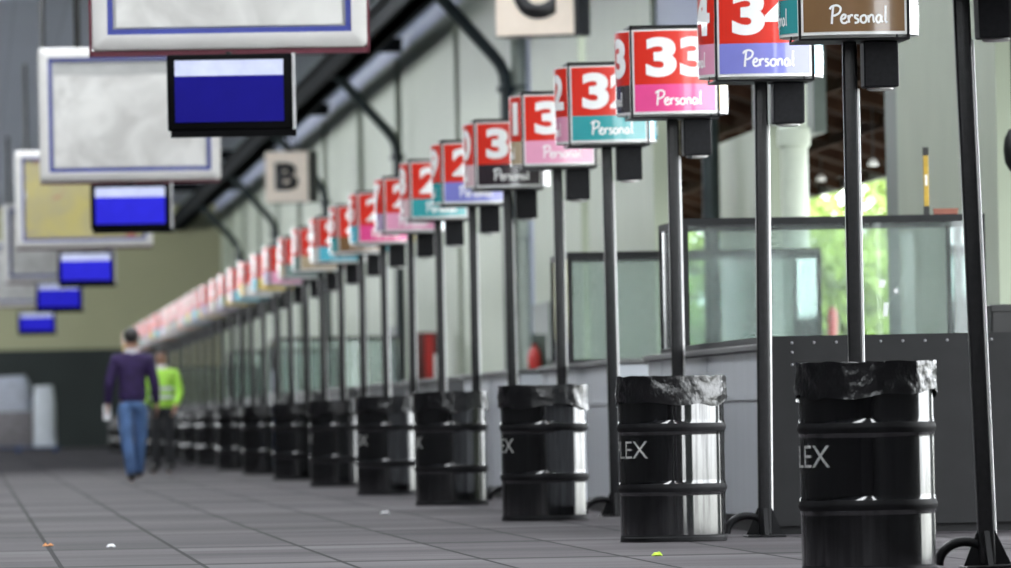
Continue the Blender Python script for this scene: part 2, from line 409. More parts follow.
def steel_column(px, label, first=None):
    p = at_x(px, 300, 7.38)
    t = thing('steel_column', label, 'column', (7.38, p.y, 0), group=None)
    pts = [(0, 0, 0), (0, 0, 5.2), (-0.02, 0, 5.38), (-0.08, 0, 5.52), (-0.17, 0, 5.64), (-0.98, 0, 6.56)]
    MB().tube(pts[:2], 0.085, 14).build('post', M['steelgreen'], t, True)
    MB().tube(pts[1:], 0.085, 14).build('brace', M['steelgreen'], t, True)
    MB().lathe([(0.13, 5.12), (0.13, 5.2), (0.08, 5.24)], 14).build('collar', M['steelgreen'], t, True)
    MB().box(-0.16, 0.16, -0.16, 0.16, 0, 0.02).build('base_plate', M['steelgreen'], t)
    MB().box(-0.13, 0.13, -0.1, 0.1, 6.52, 6.55).build('top_plate', M['steelgreen'], t, loc=(-0.98, 0, 0))
    tb = MB().box(3.4, 7.5, p.y - 0.07, p.y + 0.07, 6.97, 7.22)
    struct('ceiling_beam', tb, M['beam'])
    return t
steel_column(713, 'nearest dark grey-green pipe column, beside the brown roofed opening')
steel_column(510, 'dark pipe column with bent brace, directly below the C board')
steel_column(400, 'third dark pipe column with bent brace, between the B and C boards')
steel_column(327, 'dark pipe column standing just beside the B board')
steel_column(276, 'dark pipe column standing behind the B board')
steel_column(240, 'farthest dark braced column close to the end wall')

def drain_pipe(px, py_collar, d, label, X=XW - 0.02):
    p = at_x(px, 300, X); z = at_x(px, py_collar, X).z
    t = thing('pipe_column', label, 'pipe', (X, p.y, 0))
    MB().lathe([(d / 2, 0), (d / 2, 7.05)], 24).build('pipe', M['pipe'], t, True)
    MB().lathe([(d / 2, z - 0.10), (d / 2 + 0.025, z - 0.08), (d / 2 + 0.03, z), (d / 2 + 0.025, z + 0.08), (d / 2, z + 0.10)], 24, cap0=False, cap1=False).build('collar', M['pipe'], t, True)
    for zz in (1.2, 5.2):
        MB().lathe([(d / 2 + 0.004, zz - 0.02), (d / 2 + 0.012, zz - 0.02), (d / 2 + 0.012, zz + 0.02), (d / 2 + 0.004, zz + 0.02)], 24, cap0=False, cap1=False).build('bracket', M['postgreen'], t, True)
    return t
drain_pipe(797, 136, 0.25, 'pale sage round pipe with a collar beside the brown roofed opening')
drain_pipe(524, 232, 0.30, 'pale round pipe against the wall below the C board')

# ------------------------------------------------------------------ outside: roof over the yard and trees
Y0, Y1 = 60.0, 155.0
t = thing('yard_canopy', 'dark brown timber lean-to roof outside the wall opening', 'canopy', (0, 0, 0))
MB().prism([(7.95, 4.22), (10.3, 3.42), (10.3, 3.48), (7.95, 4.30)], 1, Y0, Y1).build('roof_deck', M['roofwood'], t)
MB().box(10.24, 10.32, Y0, Y1, 3.30, 3.46).build('eave_board', M['blackframe'], t)
yy = Y0 + 0.4
while yy < Y1:
    MB().prism([(7.95, 4.06), (10.24, 3.28), (10.24, 3.40), (7.95, 4.20)], 1, yy, yy + 0.07).build('rafter', M['roofwood'], t)
    yy += 2.9
for xx in (8.5, 9.3):
    zz = 4.14 - (xx - 7.95) * 0.34
    MB().box(xx, xx + 0.06, Y0, Y1, zz - 0.12, zz).build('purlin', M['roofwood'], t)
for yy in (72, 108, 146):
    MB().box(10.14, 10.24, yy, yy + 0.1, -0.04, 3.36).build('post', M['steelgreen'], t)
for i, (px, py, Y) in enumerate(((873, 164, 95), (821, 179, 106))):
    p = at_y(px, py, Y)
    l = thing('yard_lamp', ('small white lamp hanging under the brown roof, nearer of two', 'small white lamp hanging under the brown roof, farther of two')[i], 'lamp', p)
    MB().lathe([(0.015, 0.05), (0.03, 0.04), (0.055, 0.0), (0.045, -0.02)], 14).build('shade', M['lampwhite'], l, True)
    MB().tube([(0, 0, 0.045), (0, 0, 4.20 - (p.x - 7.95) * 0.34 - p.z)], 0.008, 6).build('cord', M['rod'], l)

def tree(x, y, h, rad, seed, label, n=1500):
    rnd = random.Random(seed)
    t = thing('leafy_tree', label, 'tree', (x, y, -0.04), group=None)
    MB().tube([(0, 0, 0), (0.05, 0.03, h * 0.3), (-0.04, 0.05, h * 0.6), (0, 0, h * 0.85)], [0.12, 0.10, 0.07, 0.03], 10).build('trunk', M['bark'], t, True)
    b = bmesh.new()
    blobs = [(Vector((rnd.uniform(-.6, .6) * rad, rnd.uniform(-.6, .6) * rad, h * rnd.uniform(0.3, 0.9))), rad * rnd.uniform(.35, .65)) for _ in range(11)]
    for _ in range(n):
        c, r = rnd.choice(blobs)
        d = Vector((rnd.gauss(0, 1), rnd.gauss(0, 1), rnd.gauss(0, 1))).normalized()
        p = c + d * r * rnd.uniform(0.5, 1.0)
        p.z = max(0.15, p.z)
        u = Vector((rnd.gauss(0, 1), rnd.gauss(0, 1), rnd.gauss(0, 1))).normalized(); w = u.orthogonal().normalized(); s = rnd.uniform(.06, .12)
        b.faces.new([b.verts.new(p + q) for q in (u * s * 1.5, w * s * .7, -u * s * 1.5, -w * s * .7)])
    MB().take(b).build('foliage', M['leaf'], t)
for i, (x, y, h, r, lab) in enumerate((
    (11.9, 127, 3.6, 1.15, 'sunlit leafy tree seen past the white pipe, under the roof edge'),
    (12.5, 136.0, 4.4, 1.4, 'sunlit leafy tree filling the wall opening above the glass booth'),
    (14.2, 143.0, 5.0, 1.6, 'tall leafy tree behind the others at the wall opening'),
    (12.4, 160.0, 4.0, 1.3, 'leafy bush seen through the booth glass beyond the far post'),
    (15.2, 158.0, 4.6, 1.9, 'broad bright tree farthest back in the yard'))):
    tree(x, y, h, r, 31 + i, lab)

# ------------------------------------------------------------------ inspection counters and glass booths
def counter(i, y0, glass, label, gy=None):
    """steel counter along the lane; the glass booth stands on some of them"""
    x0, x1, L = 4.58, 6.9, (9.5 if i == 0 else 8.86)
    t = thing('inspection_counter', label, 'counter', (x0, y0, 0), group=None)
    W = x1 - x0
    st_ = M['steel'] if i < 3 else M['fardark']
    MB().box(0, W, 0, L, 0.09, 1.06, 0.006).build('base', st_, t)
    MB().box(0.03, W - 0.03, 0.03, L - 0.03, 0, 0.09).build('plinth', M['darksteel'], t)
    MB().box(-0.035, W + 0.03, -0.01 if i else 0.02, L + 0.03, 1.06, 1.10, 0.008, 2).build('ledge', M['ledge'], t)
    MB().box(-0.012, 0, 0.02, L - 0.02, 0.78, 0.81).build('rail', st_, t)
    yy = 0.6
    while yy < L:
        MB().box(-0.006, 0.0, yy, yy + 0.03, 0.1, 1.05).build('seam', st_, t); yy += 3.8
    if i == 0:
        fp = MB().box(-0.005, W, -0.012, 0, 0.05, 1.14).build('front_panel', M['darksteel'], t)
        MB().box(-0.005, 0.10, -0.018, -0.012, 0.05, 1.14).build('corner_strip', M['darksteel'], fp)
        rv = MB()
        for k in range(17): rv.lathe([(0.009, 0), (0.007, 0.005), (0.002, 0.007)], 8, Matrix.Translation((0.14 + k * 0.128, -0.012, 1.10)) @ Matrix.Rotation(PI / 2, 4, 'X'))
        for k in range(2): rv.lathe([(0.009, 0), (0.007, 0.005), (0.002, 0.007)], 8, Matrix.Translation((0.14, -0.012, 1.10 - 0.055 - k * 0.07)) @ Matrix.Rotation(PI / 2, 4, 'X'))
        rv.build('rivets', M['rivet'], fp, True)
        MB().box(0, W, 0.0, 7.2, 1.10, 1.14).build('worktop', M['darksteel'], t)
    if glass:
        gx0, gx1, gy0, gy1, z0, z1 = 0.08, 2.06, gy - y0, gy - y0 + 2.15, 1.10, 1.975
        fr = MB()
        pw = 0.035
        for x in (gx0, gx1 - pw):
            for y in (gy0, gy1 - pw):
                fr.box(x, x + pw, y, y + pw, z0, z1)
        for (a, b_) in ((z0, z0 + 0.04), (z1 - 0.045, z1)):
            fr.box(gx0 + pw, gx1 - pw, gy0, gy0 + pw, a, b_).box(gx0 + pw, gx1 - pw, gy1 - pw, gy1, a, b_)
            fr.box(gx0, gx0 + pw, gy0 + pw, gy1 - pw, a, b_).box(gx1 - pw, gx1, gy0 + pw, gy1 - pw, a, b_)
        f = fr.build('booth_frame', M['boothframe'], t)
        for q in ((gx0 + pw, gx1 - pw, gy0 + 0.012, gy0 + 0.02), (gx0 + pw, gx1 - pw, gy1 - 0.02, gy1 - 0.012), (gx0 + 0.012, gx0 + 0.02, gy0 + pw, gy1 - pw), (gx1 - 0.02, gx1 - 0.012, gy0 + pw, gy1 - pw)):
            MB().box(*q, z0 + 0.04, z1 - 0.045).build('glass_pane', M['glass'], f)
        if i == 0:
            for (sx, sz, w, h, rot) in ((1.38, 1.53, 0.04, 0.05, 0.3), (1.40, 1.36, 0.03, 0.09, 0.1), (1.47, 1.48, 0.025, 0.03, -0.4), (1.18, 1.60, 0.06, 0.015, 0)):
                st = MB().box(-w / 2, w / 2, -0.001, 0.001, -h / 2, h / 2).build('sticker', M['sticker'], f, loc=(sx, gy0 + 0.009, sz)); st.rotation_euler.y = rot
    return t
for i in range(17):
    y0 = (22.9 + 5.04 * i) * KY + (0.64 if i else 0)
    gl = i in (0, 1, 7, 9, 13)
    lab = {0: 'nearest steel counter with a dark riveted front panel and a large glass booth on top',
           1: 'second steel counter, with a glass booth just behind the nearest booth',
           2: 'third steel counter along the lane, without any glass on it'}.get(i)
    words = ['fourth', 'fifth', 'sixth', 'seventh', 'eighth', 'ninth', 'tenth', 'eleventh', 'twelfth', 'thirteenth', 'fourteenth', 'fifteenth', 'sixteenth', 'seventeenth']
    if not lab: lab = words[i - 3] + ' steel counter from the near end' + (', carrying a blurred glass booth' if gl else ', with no glass booth')
    counter(i, y0, gl, lab, gy=61.1 + 5.04 * i * KY if gl else None)

# things on and around the booths
p = at_y(927, 218, 61.1)
t = thing('spirit_level', 'yellow spirit level standing upright on the roof rail of the near glass booth', 'tool', (p.x, 61.117, 1.975))
MB().box(-0.017, 0.017, -0.012, 0.012, 0.0, 0.44, 0.003).build('body', M['yellow'], t)
for z in (0.0, 0.385): MB().box(-0.019, 0.019, -0.014, 0.014, z, z + 0.055).build('end_cap', M['rod'], t)
MB().box(-0.008, 0.008, -0.014, -0.011, 0.19, 0.26).build('vial', M['white'], t)
p = at_y(946, 218, 61.1)
t = thing('carton', 'flat red-brown carton lying on the booth rail beside the yellow level', 'box', (p.x, 61.117, 1.975))
MB().box(-0.08, 0.08, -0.012, 0.012, 0, 0.035, 0.003).build('tray', M['brick'], t); MB().box(-0.083, 0.083, -0.015, 0.015, 0.026, 0.038).build('lid', M['brick'], t)
p = at_y(1012, 330, 57.8)
t = thing('cash_box', 'black metal box on the near counter at the edge of the photo', 'box', (p.x, 57.8, 1.142))
MB().box(-0.14, 0.16, -0.12, 0.12, 0, 0.19, 0.01, 2).build('body', M['rod'], t); MB().box(-0.145, 0.165, -0.125, 0.125, 0.15, 0.20, 0.008).build('lid', M['rod'], t)
t = thing('drinks_cooler', 'red and white drinks cooler standing behind the counters', 'cooler', (0, 0, 0))
p = at_x(431, 378, 7.22)
t.location = (7.22, p.y, 0)
MB().box(-0.24, 0.18, -0.25, 0.35, 0, 2.05, 0.02, 2).build('cabinet', M['maroon2'], t)
MB().box(0.04, 0.17, -0.27, -0.25, 0.5, 1.70).build('door', M['white'], t); MB().box(-0.10, 0.03, -0.27, -0.25, 0.5, 2.0).build('header_panel', M['redgloss'], t)
MB().tube([(0.06, -0.29, 1.0), (0.06, -0.29, 1.4)], 0.012, 8).build('handle', M['silver'], t)
p = at_x(535, 388, XW - 0.26)
t = thing('fire_extinguisher', 'red fire extinguisher fixed beside the pale pipe under the C board', 'extinguisher', (XW - 0.26, p.y, p.z))
MB().lathe([(0.07, 0), (0.085, 0.02), (0.085, 0.42), (0.06, 0.5), (0.03, 0.53), (0.03, 0.57)], 18).build('cylinder', M['redgloss'], t, True)
MB().box(-0.02, 0.02, -0.08, 0.05, 0.57, 0.60, 0.004).build('handle', M['rod'], t); MB().tube([(0.03, -0.03, 0.57), (0.1, -0.05, 0.5), (0.11, -0.05, 0.2)], 0.012, 8).build('hose', M['rod'], t)
MB().box(-0.03, 0.17, 0.085, 0.10, 0.1, 0.7).box(0.12, 0.25, 0.0, 0.10, 0.3, 0.35).build('wall_bracket', M['postgreen'], t)
t = thing('bollard', 'slim red bollard outside the wall opening, seen through booth glass', 'bollard', (at_y(832, 300, 96).x, 96, -0.04))
MB().lathe([(0.05, 0), (0.05, 1.75), (0.03, 1.8)], 14).build('post', M['redgloss'], t, True); MB().lathe([(0.14, 0), (0.12, 0.06), (0.05, 0.08)], 14).build('base', M['rod'], t, True)
MB().lathe([(0.052, 1.2), (0.052, 1.35)], 14).build('reflector', M['white'], t, True)

# ------------------------------------------------------------------ signposts
SW, SH, BU = 0.56, 0.56, 0.084         # sign box width, height and bulge of its panels
def bulge(x, off=0.0): return -(SW / 2 - 0.012 + BU * (1 - (2 * x / SW) ** 2) + off)
def sheet(z0, z1, off, m, name, w=SW - 0.026, n=18):
    b = bmesh.new(); a = []
    for i in range(n + 1):
        x = -w / 2 + w * i / n; y = bulge(x, off)
        a.append((b.verts.new((x, y, z0)), b.verts.new((x, y, z1)), b.verts.new((x, y + 0.003, z0)), b.verts.new((x, y + 0.003, z1))))
    for i in range(n):
        p, q = a[i], a[i + 1]
        b.faces.new((p[0], q[0], q[1], p[1])); b.faces.new((p[2], p[3], q[3], q[2])); b.faces.new((p[0], p[2], q[2], q[0])); b.faces.new((p[1], q[1], q[3], p[3]))
    for p in (a[0], a[-1]): b.faces.new((p[0], p[1], p[3], p[2]))
    return MB().take(b).mesh(name, m, True, 60)
def bend(b, z, off, m, name):
    for v in b.verts:
        v.co.x += 0.018
        v.co = (v.co.x, bulge(v.co.x, off), v.co.y + z)
    mb = MB(); mb.take(b)
    me = mb.mesh(name, m)
    return me
zb0, zb1, zr1 = 0.030, 0.200, 0.535
panel_mesh = sheet(0.014, SH - 0.014, 0.0, M['white'], 'sign_panel')
field_mesh = sheet(zb1, zr1, 0.0022, M['red'], 'red_field', SW - 0.05)
band_mesh = {k: sheet(zb0, zb1, 0.0022, M['band ' + k], 'band', SW - 0.05) for k in BAND}
num_mesh = {}
def number_mesh(n):
    if n not in num_mesh:
        b = text_bm(str(n), 0.405 if n > 9 and 1 != n // 10 else (0.36 if n > 9 else 0.20), 0.252, 0.028 if '6' in str(n) else 0.045, 16)
        num_mesh[n] = bend(b, 0.245, 0.0045, M['ink'], 'number_lettering')
    return num_mesh[n]
def catmull(P, k=6):
    P = [Vector((x, y, 0)) for x, y in P]; out = []
    for i in range(len(P) - 1):
        a, b, c, d = P[max(i - 1, 0)], P[i], P[i + 1], P[min(i + 2, len(P) - 1)]
        for j in range(k):
            t = j / k
            out.append(0.5 * ((2 * b) + (c - a) * t + (2 * a - 5 * b + 4 * c - d) * t * t + (3 * b - a - 3 * c + d) * t ** 3))
    out.append(P[-1]); return out
def hand_lettering():
    S = [
        [(0.10, 0.0), (0.14, 0.5), (0.20, 1.02)],
        [(0.0, 0.86), (0.12, 1.02), (0.42, 1.08), (0.62, 0.93), (0.55, 0.66), (0.30, 0.50), (0.16, 0.50)],
        [(0.62, 0.24), (0.86, 0.34), (0.90, 0.50), (0.76, 0.52), (0.64, 0.32), (0.70, 0.08), (0.88, 0.04), (1.02, 0.14)],
        [(1.06, 0.50), (1.10, 0.05)], [(1.09, 0.30), (1.20, 0.48), (1.34, 0.48)],
        [(1.66, 0.46), (1.48, 0.48), (1.46, 0.34), (1.62, 0.24), (1.62, 0.08), (1.42, 0.04)],
        [(1.96, 0.48), (1.80, 0.38), (1.80, 0.12), (1.98, 0.04), (2.12, 0.20), (2.08, 0.44), (1.94, 0.48)],
        [(2.24, 0.48), (2.26, 0.05)], [(2.26, 0.30), (2.38, 0.48), (2.52, 0.44), (2.54, 0.20), (2.58, 0.05)],
        [(3.00, 0.44), (2.82, 0.48), (2.70, 0.28), (2.78, 0.06), (2.94, 0.12), (3.02, 0.44), (3.02, 0.18), (3.10, 0.06)],
        [(3.28, 1.04), (3.26, 0.5), (3.26, 0.14), (3.36, 0.05)]]
    b = bmesh.new(); sc = 0.086; w = 0.0110
    for st in S:
        pts = [p * sc for p in catmull(st)]
        prev = None
        for i, p in enumerate(pts):
            t = (pts[min(i + 1, len(pts) - 1)] - pts[max(i - 1, 0)]).normalized()
            nrm = Vector((-t.y, t.x, 0)) * w / 2
            q = (b.verts.new(p + nrm), b.verts.new(p - nrm))
            if prev: b.faces.new((prev[0], prev[1], q[1], q[0]))
            prev = q
    for v in b.verts: v.co.x -= 1.68 * sc
    return bend(b, 0.068, 0.0045, M['ink'], 'script')
script_mesh = hand_lettering()

fm = MB()
c = SW / 2
fm.box(-c, c, -c, c, -0.011, 0.0); fm.box(-c, c, -c, c, SH, SH + 0.014)
for sx in (-1, 1):
    for sy in (-1, 1):
        fm.box(min(sx * c, sx * (c - 0.013)), max(sx * c, sx * (c - 0.013)), min(sy * c, sy * (c - 0.013)), max(sy * c, sy * (c - 0.013)), 0, SH)
frame_mesh = fm.mesh('sign_frame', M['blackframe'])
housing_mesh = MB().box(-0.088, 0.088, -0.10, 0.10, -0.232, 0, 0.008, 2).mesh('housing', M['housing'])
lens_mesh = MB().lathe([(0.068, -0.002), (0.068, -0.010), (0.05, -0.016), (0.015, -0.018)], 20).mesh('lens', M['white'], True)
foot_mesh = MB().prism([(-0.105, 0), (0.105, 0), (0.105, 0.015), (0.040, 0.165), (-0.040, 0.165), (-0.105, 0.015)], 1, -0.012, 0.012) \
    .prism([(-0.16, 0), (0.16, 0), (0.16, 0.015), (0.040, 0.165), (-0.040, 0.165), (-0.16, 0.015)], 0, -0.012, 0.012) \
    .box(-0.108, 0.108, -0.17, 0.17, 0, 0.014, 0.003).mesh('foot', M['blackframe'])
hp = [(-0.10 + 0.115 * math.cos(a), 0, 0.022 + 0.10 * math.sin(a)) for a in [PI * (1 - k / 14) for k in range(15)]]
hoop_mesh = MB().tube(hp, 0.022, 10).mesh('hoop', M['blackframe'], True)

FRONT = {1: 'brown', 2: 'periwinkle blue', 3: 'hot pink', 4: 'teal', 5: 'light pink', 6: 'black', 7: 'periwinkle blue', 8: 'teal', 9: 'light pink', 10: 'hot pink',
         11: 'brown', 12: 'cyan', 13: 'tan', 14: 'grey green', 15: 'light pink', 16: 'yellow', 17: 'white', 18: 'cyan', 19: 'yellow', 20: 'lilac', 21: 'pale pink',
         22: 'yellow', 23: 'lilac', 24: 'teal', 25: 'orange', 26: 'pale pink', 27: 'white', 28: 'white', 29: 'orange', 30: 'dark grey', 31: 'pale pink', 32: 'teal',
         33: 'orange', 34: 'hot pink', 35: 'lilac', 0: 'cyan'}
SIDE = {1: 'teal', 2: 'light pink', 3: 'dark grey', 4: 'light pink', 5: 'tan', 6: 'pale pink', 7: 'teal', 8: 'pale pink', 9: 'lilac', 10: 'cyan', 11: 'teal', 12: 'white', 13: 'grey green', 0: 'white'}
cyc = ['pale pink', 'grey green', 'tan', 'lilac', 'cyan', 'yellow']
ONES = ['', 'one', 'two', 'three', 'four', 'five', 'six', 'seven', 'eight', 'nine', 'ten', 'eleven', 'twelve', 'thirteen', 'fourteen', 'fifteen', 'sixteen', 'seventeen', 'eighteen', 'nineteen']
def spell(n): return ONES[n] if n < 20 else ({2: 'twenty', 3: 'thirty'}[n // 10] + ('-' + ONES[n % 10] if n % 10 else ''))
XP = 4.47
POLE_BASE = {0: 985, 1: 857, 2: 763, 3: 679, 4: 614.5, 5: 563, 6: 514}
TOPX = {0: (961, 0), 1: (849.5, 60), 2: (761, 100), 3: (672.5, 130), 4: (607, 160), 5: (557.5, 180), 6: (507.5, 200)}
def signpost(k):
    num = 36 - k
    px = 1 / (0.000985 + 0.000141 * k) - 30
    if k in POLE_BASE: px = POLE_BASE[k]
    Y = at_x(px, 440, XP).y
    base = Vector((XP, Y, 0))
    # floor contact of the base uses the floor itself; lean follows the photograph
    dx = 0.0
    if k in TOPX:
        q = at_y(TOPX[k][0], TOPX[k][1], Y); dx = (q.x - XP) / q.z
    else:
        dx = random.uniform(-0.006, 0.006)
    col = FRONT[k]
    if k == 0: lab = 'nearest black signpost, leaning slightly, its sign above the edge of the photo'
    elif k <= 13: lab = 'red signpost numbered %s with a %s Personal band' % (spell(num), col)
    else: lab = 'blurred red signpost numbered %s with %s band, number %s counting from the nearest' % (spell(num), col, spell(k + 1))
    t = thing('signpost', lab, 'signpost', base, 0, 'numbered signposts along the counters')
    t.rotation_euler.y = math.atan(dx)
    top = 2.578
    obj('pole', pole_mesh, t)
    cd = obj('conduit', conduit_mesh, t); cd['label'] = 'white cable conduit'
    ft = obj('foot', foot_mesh, t); obj('hoop', hoop_mesh, ft)
    fr = obj('sign_frame', frame_mesh, t, (0, 0, top)); fr.rotation_euler.y = -math.atan(dx) * 0.6
    hs = obj('lamp_housing', housing_mesh, t, (0.15, -0.02, top - 0.012)); obj('lens', lens_mesh, hs, (0, 0, -0.232))
    sides = [(0, col), (-PI / 2, SIDE.get(k, cyc[k % 6]))]
    if k < 26: sides += [(PI / 2, ['yellow', 'white', 'cyan', 'yellow', 'cyan', 'white', 'pale pink'][k % 7]), (PI, cyc[(k + 2) % 6])]
    for a, bc in sides:
        pn = obj('sign_panel', panel_mesh, t, (0, 0, top)); pn.rotation_euler = (0, -math.atan(dx) * 0.6, a)
        obj('red_field', field_mesh, pn)
        bd = obj('band', band_mesh[bc], pn)
        if bc != col or a == 0: bd['label'] = bc + ' band'
        if num > 0: obj('number_lettering', number_mesh(num), pn)
        if k < 24: obj('script', script_mesh, pn)
    return t
pole_mesh = MB().box(-0.036, 0.036, -0.036, 0.036, 0.012, 2.57, 0.013, 5).mesh('pole', M['blackpole'], True, 60)
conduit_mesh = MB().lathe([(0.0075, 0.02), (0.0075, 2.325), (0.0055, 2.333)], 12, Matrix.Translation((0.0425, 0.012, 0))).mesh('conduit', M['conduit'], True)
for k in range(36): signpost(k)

# ------------------------------------------------------------------ oil drums used as litter bins
RD = 0.2925
prof = [(0.02, 0.012), (RD - 0.02, 0.012), (RD - 0.004, 0.0), (RD + 0.004, 0.004), (RD + 0.004, 0.022), (RD - 0.002, 0.030), (RD - 0.002, 0.036), (RD - 0.002, 0.15), (RD - 0.002, 0.248), (RD - 0.002, 0.252), (RD + 0.002, 0.268), (RD + 0.009, 0.284),
        (RD + 0.009, 0.296), (RD + 0.002, 0.312), (RD - 0.002, 0.328), (RD - 0.002, 0.332), (RD - 0.002, 0.45), (RD - 0.002, 0.574), (RD - 0.002, 0.578), (RD + 0.002, 0.594), (RD + 0.009, 0.610), (RD + 0.009, 0.622), (RD + 0.002, 0.638), (RD - 0.002, 0.654), (RD - 0.002, 0.658), (RD - 0.002, 0.75), (RD - 0.002, 0.848),
        (RD - 0.002, 0.855), (RD + 0.005, 0.862), (RD + 0.005, 0.874), (RD - 0.004, 0.880), (RD - 0.012, 0.872), (RD - 0.012, 0.05), (0.02, 0.045)]
def drum_variant(seed):
    def fn(p, i, a):
        s = Vector((math.cos(a), math.sin(a), 0))
        d = noise.noise(Vector((math.cos(a) * 1.3 + seed * 7, math.sin(a) * 1.3, p.z * 0.35))) * 0.004 + noise.noise(Vector((math.cos(a) * 3.5 + seed * 3, math.sin(a) * 3.5, p.z * 0.5))) * 0.0016
        return p + s * d if 4 < i < 28 else p
    me = MB().lathe(prof, 72, fn=fn).mesh('drum_body', M['drum'], True, 35)
    me.materials.append(M['hooppaint'])
    for p in me.polygons:
        z = p.center.z
        if z < 0.034 or 0.266 < z < 0.314 or 0.592 < z < 0.640: p.material_index = 1
    return me
def bag_variant(seed):
    rnd = random.Random(seed)
    low = [0.745 + 0.02 * noise.noise(Vector((math.cos(a) * 1.6 + seed * 5, math.sin(a) * 1.6, 3))) * 2 for a in [2 * PI * k / 96 for k in range(96)]]
    b = bmesh.new(); rows = 13; g = []
    for j in range(rows + 5):
        ring = []
        for k in range(96):
            a = 2 * PI * k / 96
            if j <= rows:
                u = j / rows; z = low[k] + (0.894 - low[k]) * u
                fold = noise.noise(Vector((math.cos(a) * 5 + seed, math.sin(a) * 5, z * 13 + a * 1.5))) * 0.009 + abs(noise.noise(Vector((math.cos(a) * 11 + seed, math.sin(a) * 11, z * 30)))) * 0.010
                r = RD + 0.008 + fold + 0.004 * (1 - u)
                if j == rows: z += noise.noise(Vector((math.cos(a) * 4 + seed * 2, math.sin(a) * 4, 1))) * 0.008
            else:
                v = (j - rows) / 4
                r = RD - 0.02 * (j == rows + 1) - 0.06 * max(0, v - 0.3) + noise.noise(Vector((math.cos(a) * 6, math.sin(a) * 6, v * 5 + seed))) * 0.006 - 0.012
                z = 0.890 - 0.32 * v * v
            ring.append(b.verts.new((r * math.cos(a), r * math.sin(a), z)))
        g.append(ring)
    for j in range(len(g) - 1):
        for k in range(96): b.faces.new((g[j][k], g[j][(k + 1) % 96], g[j + 1][(k + 1) % 96], g[j + 1][k]))
    b.faces.new(g[-1])
    return MB().take(b).mesh('bin_liner', M['bag'], True, 70)
def wrap_text(s, h, z, a_end, seed=0):
    """stencilled word round the drum; the word ends at angle a_end (0 = towards the camera, negative to the left)"""
    b = text_bm(s, None, h, -0.004, 14)
    W = max(v.co.x for v in b.verts)
    for v in b.verts:
        x = (v.co.x - W) * 1.12; a = a_end + x / RD
        r = RD + 0.0035
        v.co = (r * math.sin(a), -r * math.cos(a), v.co.y + z)
    return MB().take(b).mesh('lettering', M['stencil'])
dbody = [drum_variant(i) for i in range(4)]; dbag = [bag_variant(i) for i in range(4)]
XD = 3.88
DPX = [867, 672, 544, 451, 388, 337, 297, 264, 236]
LABD = ['nearest black oil drum bin, cut off by the bottom edge of the photo', 'second black drum bin, with bright streaks and a readable stencilled word', 'third black oil drum bin, a thin bright line down its edge',
        'fourth black oil drum bin, just behind the third', 'fifth black oil drum bin counting from the nearest one', 'sixth black oil drum bin of the row', 'seventh black oil drum bin of the row', 'eighth blurred black drum bin of the row', 'ninth blurred black drum bin of the row']
ORD = ['tenth', 'eleventh', 'twelfth', 'thirteenth', 'fourteenth', 'fifteenth', 'sixteenth', 'seventeenth', 'eighteenth']
for n in range(18):
    if n < 9:
        Y = at_x(DPX[n], 440, XD).y; lab = LABD[n]
    else:
        Y = (17.3 + 5.1 * n) * KY + (1.2 if n == 9 else 0); lab = ORD[n - 9] + ' blurred drum bin counting from the nearest one'
    t = thing('oil_drum_bin', lab, 'litter bin', (XD, Y, 0), group='black oil drum bins along the lane')
    t.scale = (1, 1, 1.025)
    r = 0.35 * n
    o = obj('drum_body', dbody[n % 4], t); o.rotation_euler.z = r
    o = obj('bin_liner', dbag[n % 4], t); o.rotation_euler.z = -r * 1.3 + 0.8
    if n < 6:
        a = R2((-33, -27, -44, -52, -40, -62)[n]) - math.atan2(XD, Y)
        lt = obj('lettering', wrap_text('PLEX', 0.092, 0.452, a + math.atan2(XD, Y) * 0), t); lt['label'] = 'faded white stencilled word'

